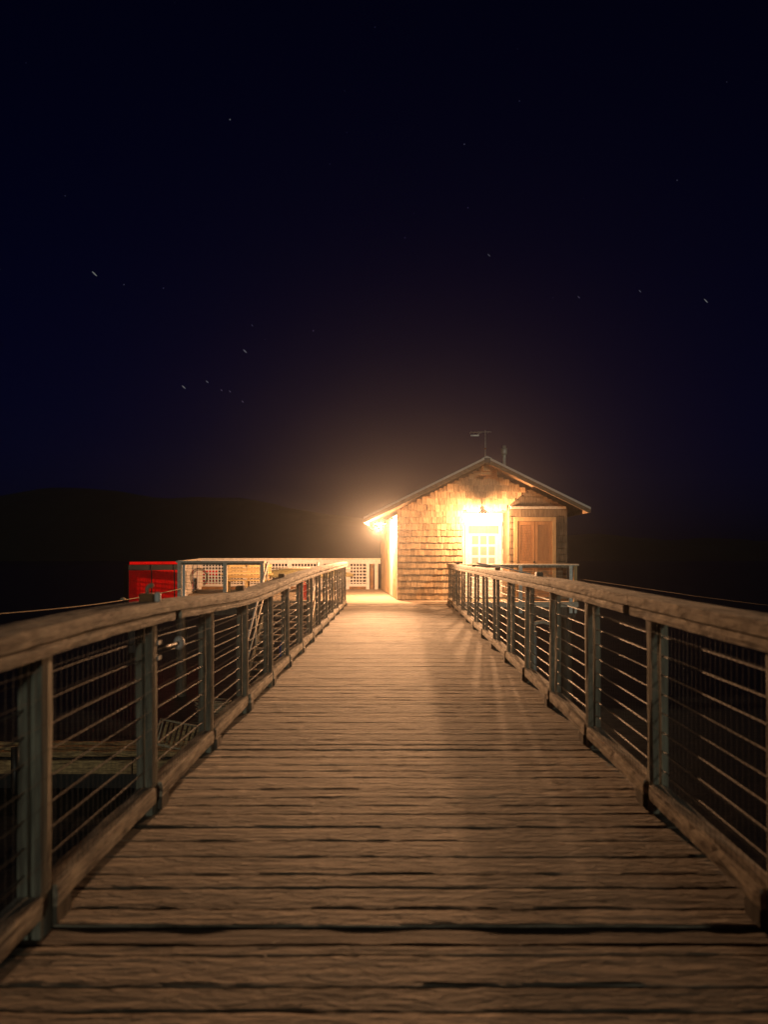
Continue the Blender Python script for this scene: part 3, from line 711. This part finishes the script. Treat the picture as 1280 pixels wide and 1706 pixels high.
# crab pot
t = thing('crab_pot', 'box shaped wire crab pot with pale slats at the end of the narrow float', 'crab pot', (-3.85, 13.05, -2.03), R(24))
t.rotation_euler = (R(-10), R(16), R(20))
b = bmesh.new(); w2, d2, h2 = .36, .26, .42
for sx in (-w2, w2):
    for sy in (-d2, d2): tube(b, [(sx, sy, 0), (sx, sy, h2)], .014, 6)
for zz in (0, h2):
    for sy in (-d2, d2): tube(b, [(-w2, sy, zz), (w2, sy, zz)], .014, 6)
    for sx in (-w2, w2): tube(b, [(sx, -d2, zz), (sx, d2, zz)], .014, 6)
obj('frame', b, M['rope'], t)
for q in range(9):
    x = -w2+.05+q*.078; obj('slat', bbox(x, x+.045, -d2-.008, -d2+.004, .02, h2-.02), M['float'], t)
for q in range(6):
    yy = -d2+.04+q*.08; obj('slat', bbox(w2-.004, w2+.008, yy, yy+.05, .02, h2-.02), M['float'], t)
b = bmesh.new()
for q in range(10): x = -w2+q*.08; tube(b, [(x, -d2, h2), (x, d2, h2)], .004, 4)
obj('net', b, M['rope'], t)
b = bmesh.new(); random.seed(4); pts = []
for q in range(160):
    a = q*.42; r = .24+.07*math.sin(q*.13)+random.uniform(-.015, .015); pts.append((-3.95+r*math.cos(a)*1.3, 16.1+r*math.sin(a), -2.13+q*.0018+random.uniform(0, .02)))
tube(b, pts, .012, 6); tag(obj('coiled_rope', b, M['rope']), 'tangled coil of rope lying on the dark timber float', 'rope')
# line from the platform corner to the left with knot
b = bmesh.new(); pts = [(-6.22+(-.25)*u, 21.55-10.5*u, .30+.12*u-.10*math.sin(u*math.pi)) for u in [k/20 for k in range(21)]]; tube(b, pts, .012, 6)
b2c = (-6.33, 17.3, .28)
mtx_ = Matrix.Translation(b2c) @ Matrix.Diagonal((1.3, 1.6, .8, 1)); bmesh.ops.create_icosphere(b, subdivisions=2, radius=.05, matrix=mtx_)
tag(obj('knotted_line', b, M['rope']), 'knotted rope line stretched left from the platform corner post', 'rope')

# ------------------------------------------------------------------ red steel shed beyond the platform
t = thing('red_shed', 'low bright red steel shed beyond the left end of the platform', 'shed', (-8.7, 30.0, 0), R(205))
# local +x runs away to the left from the near corner; front face at local y = +
W_, D_ = 1.94, 2.2
obj('roof_beam', bbox(-1.5, W_-.02, -.02, .10, .85, .96), M['red'], t)
obj('wall', bbox(-1.5, W_, -D_, -.06, -.72, .84), M['black'], t)
for x in (-1.3, W_-.2): obj('pile', bbox(x-.12, x+.12, -1.2, -.9, -3.4, -.721), M['black'], t)
for k in range(4):
    x0 = -1.5+k*.87; b = bmesh.new()
    n = 6; pw = .82/n
    for q in range(n):
        xa = x0+q*pw; dd = .0 if q % 2 else .03
        box(b, xa, xa+pw-.001, -.055, -.02+dd, -.70, .62)
    obj('panel', b, M['red'], t)
    obj('bracket', bbox(x0-.03, x0+.0, -.05, .02, .622, .849), M['black'], t)

# ------------------------------------------------------------------ stars (far outside the haze)
random.seed(11)
bm = bmesh.new()
stars = [(383,197,1,0),(774,238,.8,0),(780,344,.7,0),(1129,298,.7,0),(108,324,.6,0),(157,454,1.3,1),(206,472,.8,0),(272,478,.7,0),(815,423,.7,1),(1067,483,.6,1),(1177,499,1,1),(408,583,1,1),(306,643,1,1),(345,634,.7,1),(404,667,.6,1),(866,166,.6,0),(625,43,.5,0),(675,394,.6,0),(522,549,.7,0),(965,493,.6,1),(369,648,.5,1),(383,650,.5,1),(1212,134,.5,0),(420,540,.5,1)]
for _ in range(38): stars.append((random.uniform(-400, 1700), random.uniform(-300, 720), random.uniform(.2, .42), 0))
DS = 900
for sx, sy, s_, el_ in stars:
    v = Vector(((sx-VX)/F, 1, -(sy-VY)/F)).normalized()*DS
    mt = Matrix.Translation(v) @ Matrix.Rotation(R(45), 4, 'Y') @ Matrix.Diagonal((s_*(3.2 if el_ else .8), s_*.5, s_*(.6 if el_ else .8), 1))
    bmesh.ops.create_icosphere(bm, subdivisions=1, radius=1, matrix=mt)
o = obj('stars', bm, emis('starlight', (.55, .75, 1), .035)); o['kind'] = 'stuff'

# ------------------------------------------------------------------ added haze volume, stands in for lens glow around the lamps
hz = bbox(-450, 450, -40, 450, WZ-1, 46); o = obj('glow_haze', hz, M['white']); o['kind'] = 'stuff'
m = bpy.data.materials.new('glow_haze_air'); m.use_nodes = True; n = m.node_tree.nodes; n.remove(n['Principled BSDF'])
pv = n.new('ShaderNodeVolumePrincipled'); pv.inputs['Color'].default_value = (.95, .93, .92, 1); pv.inputs['Density'].default_value = .00032; pv.inputs['Anisotropy'].default_value = .88
m.node_tree.links.new(pv.outputs[0], n['Material Output'].inputs['Volume'])
o.data.materials.clear(); o.data.materials.append(m)
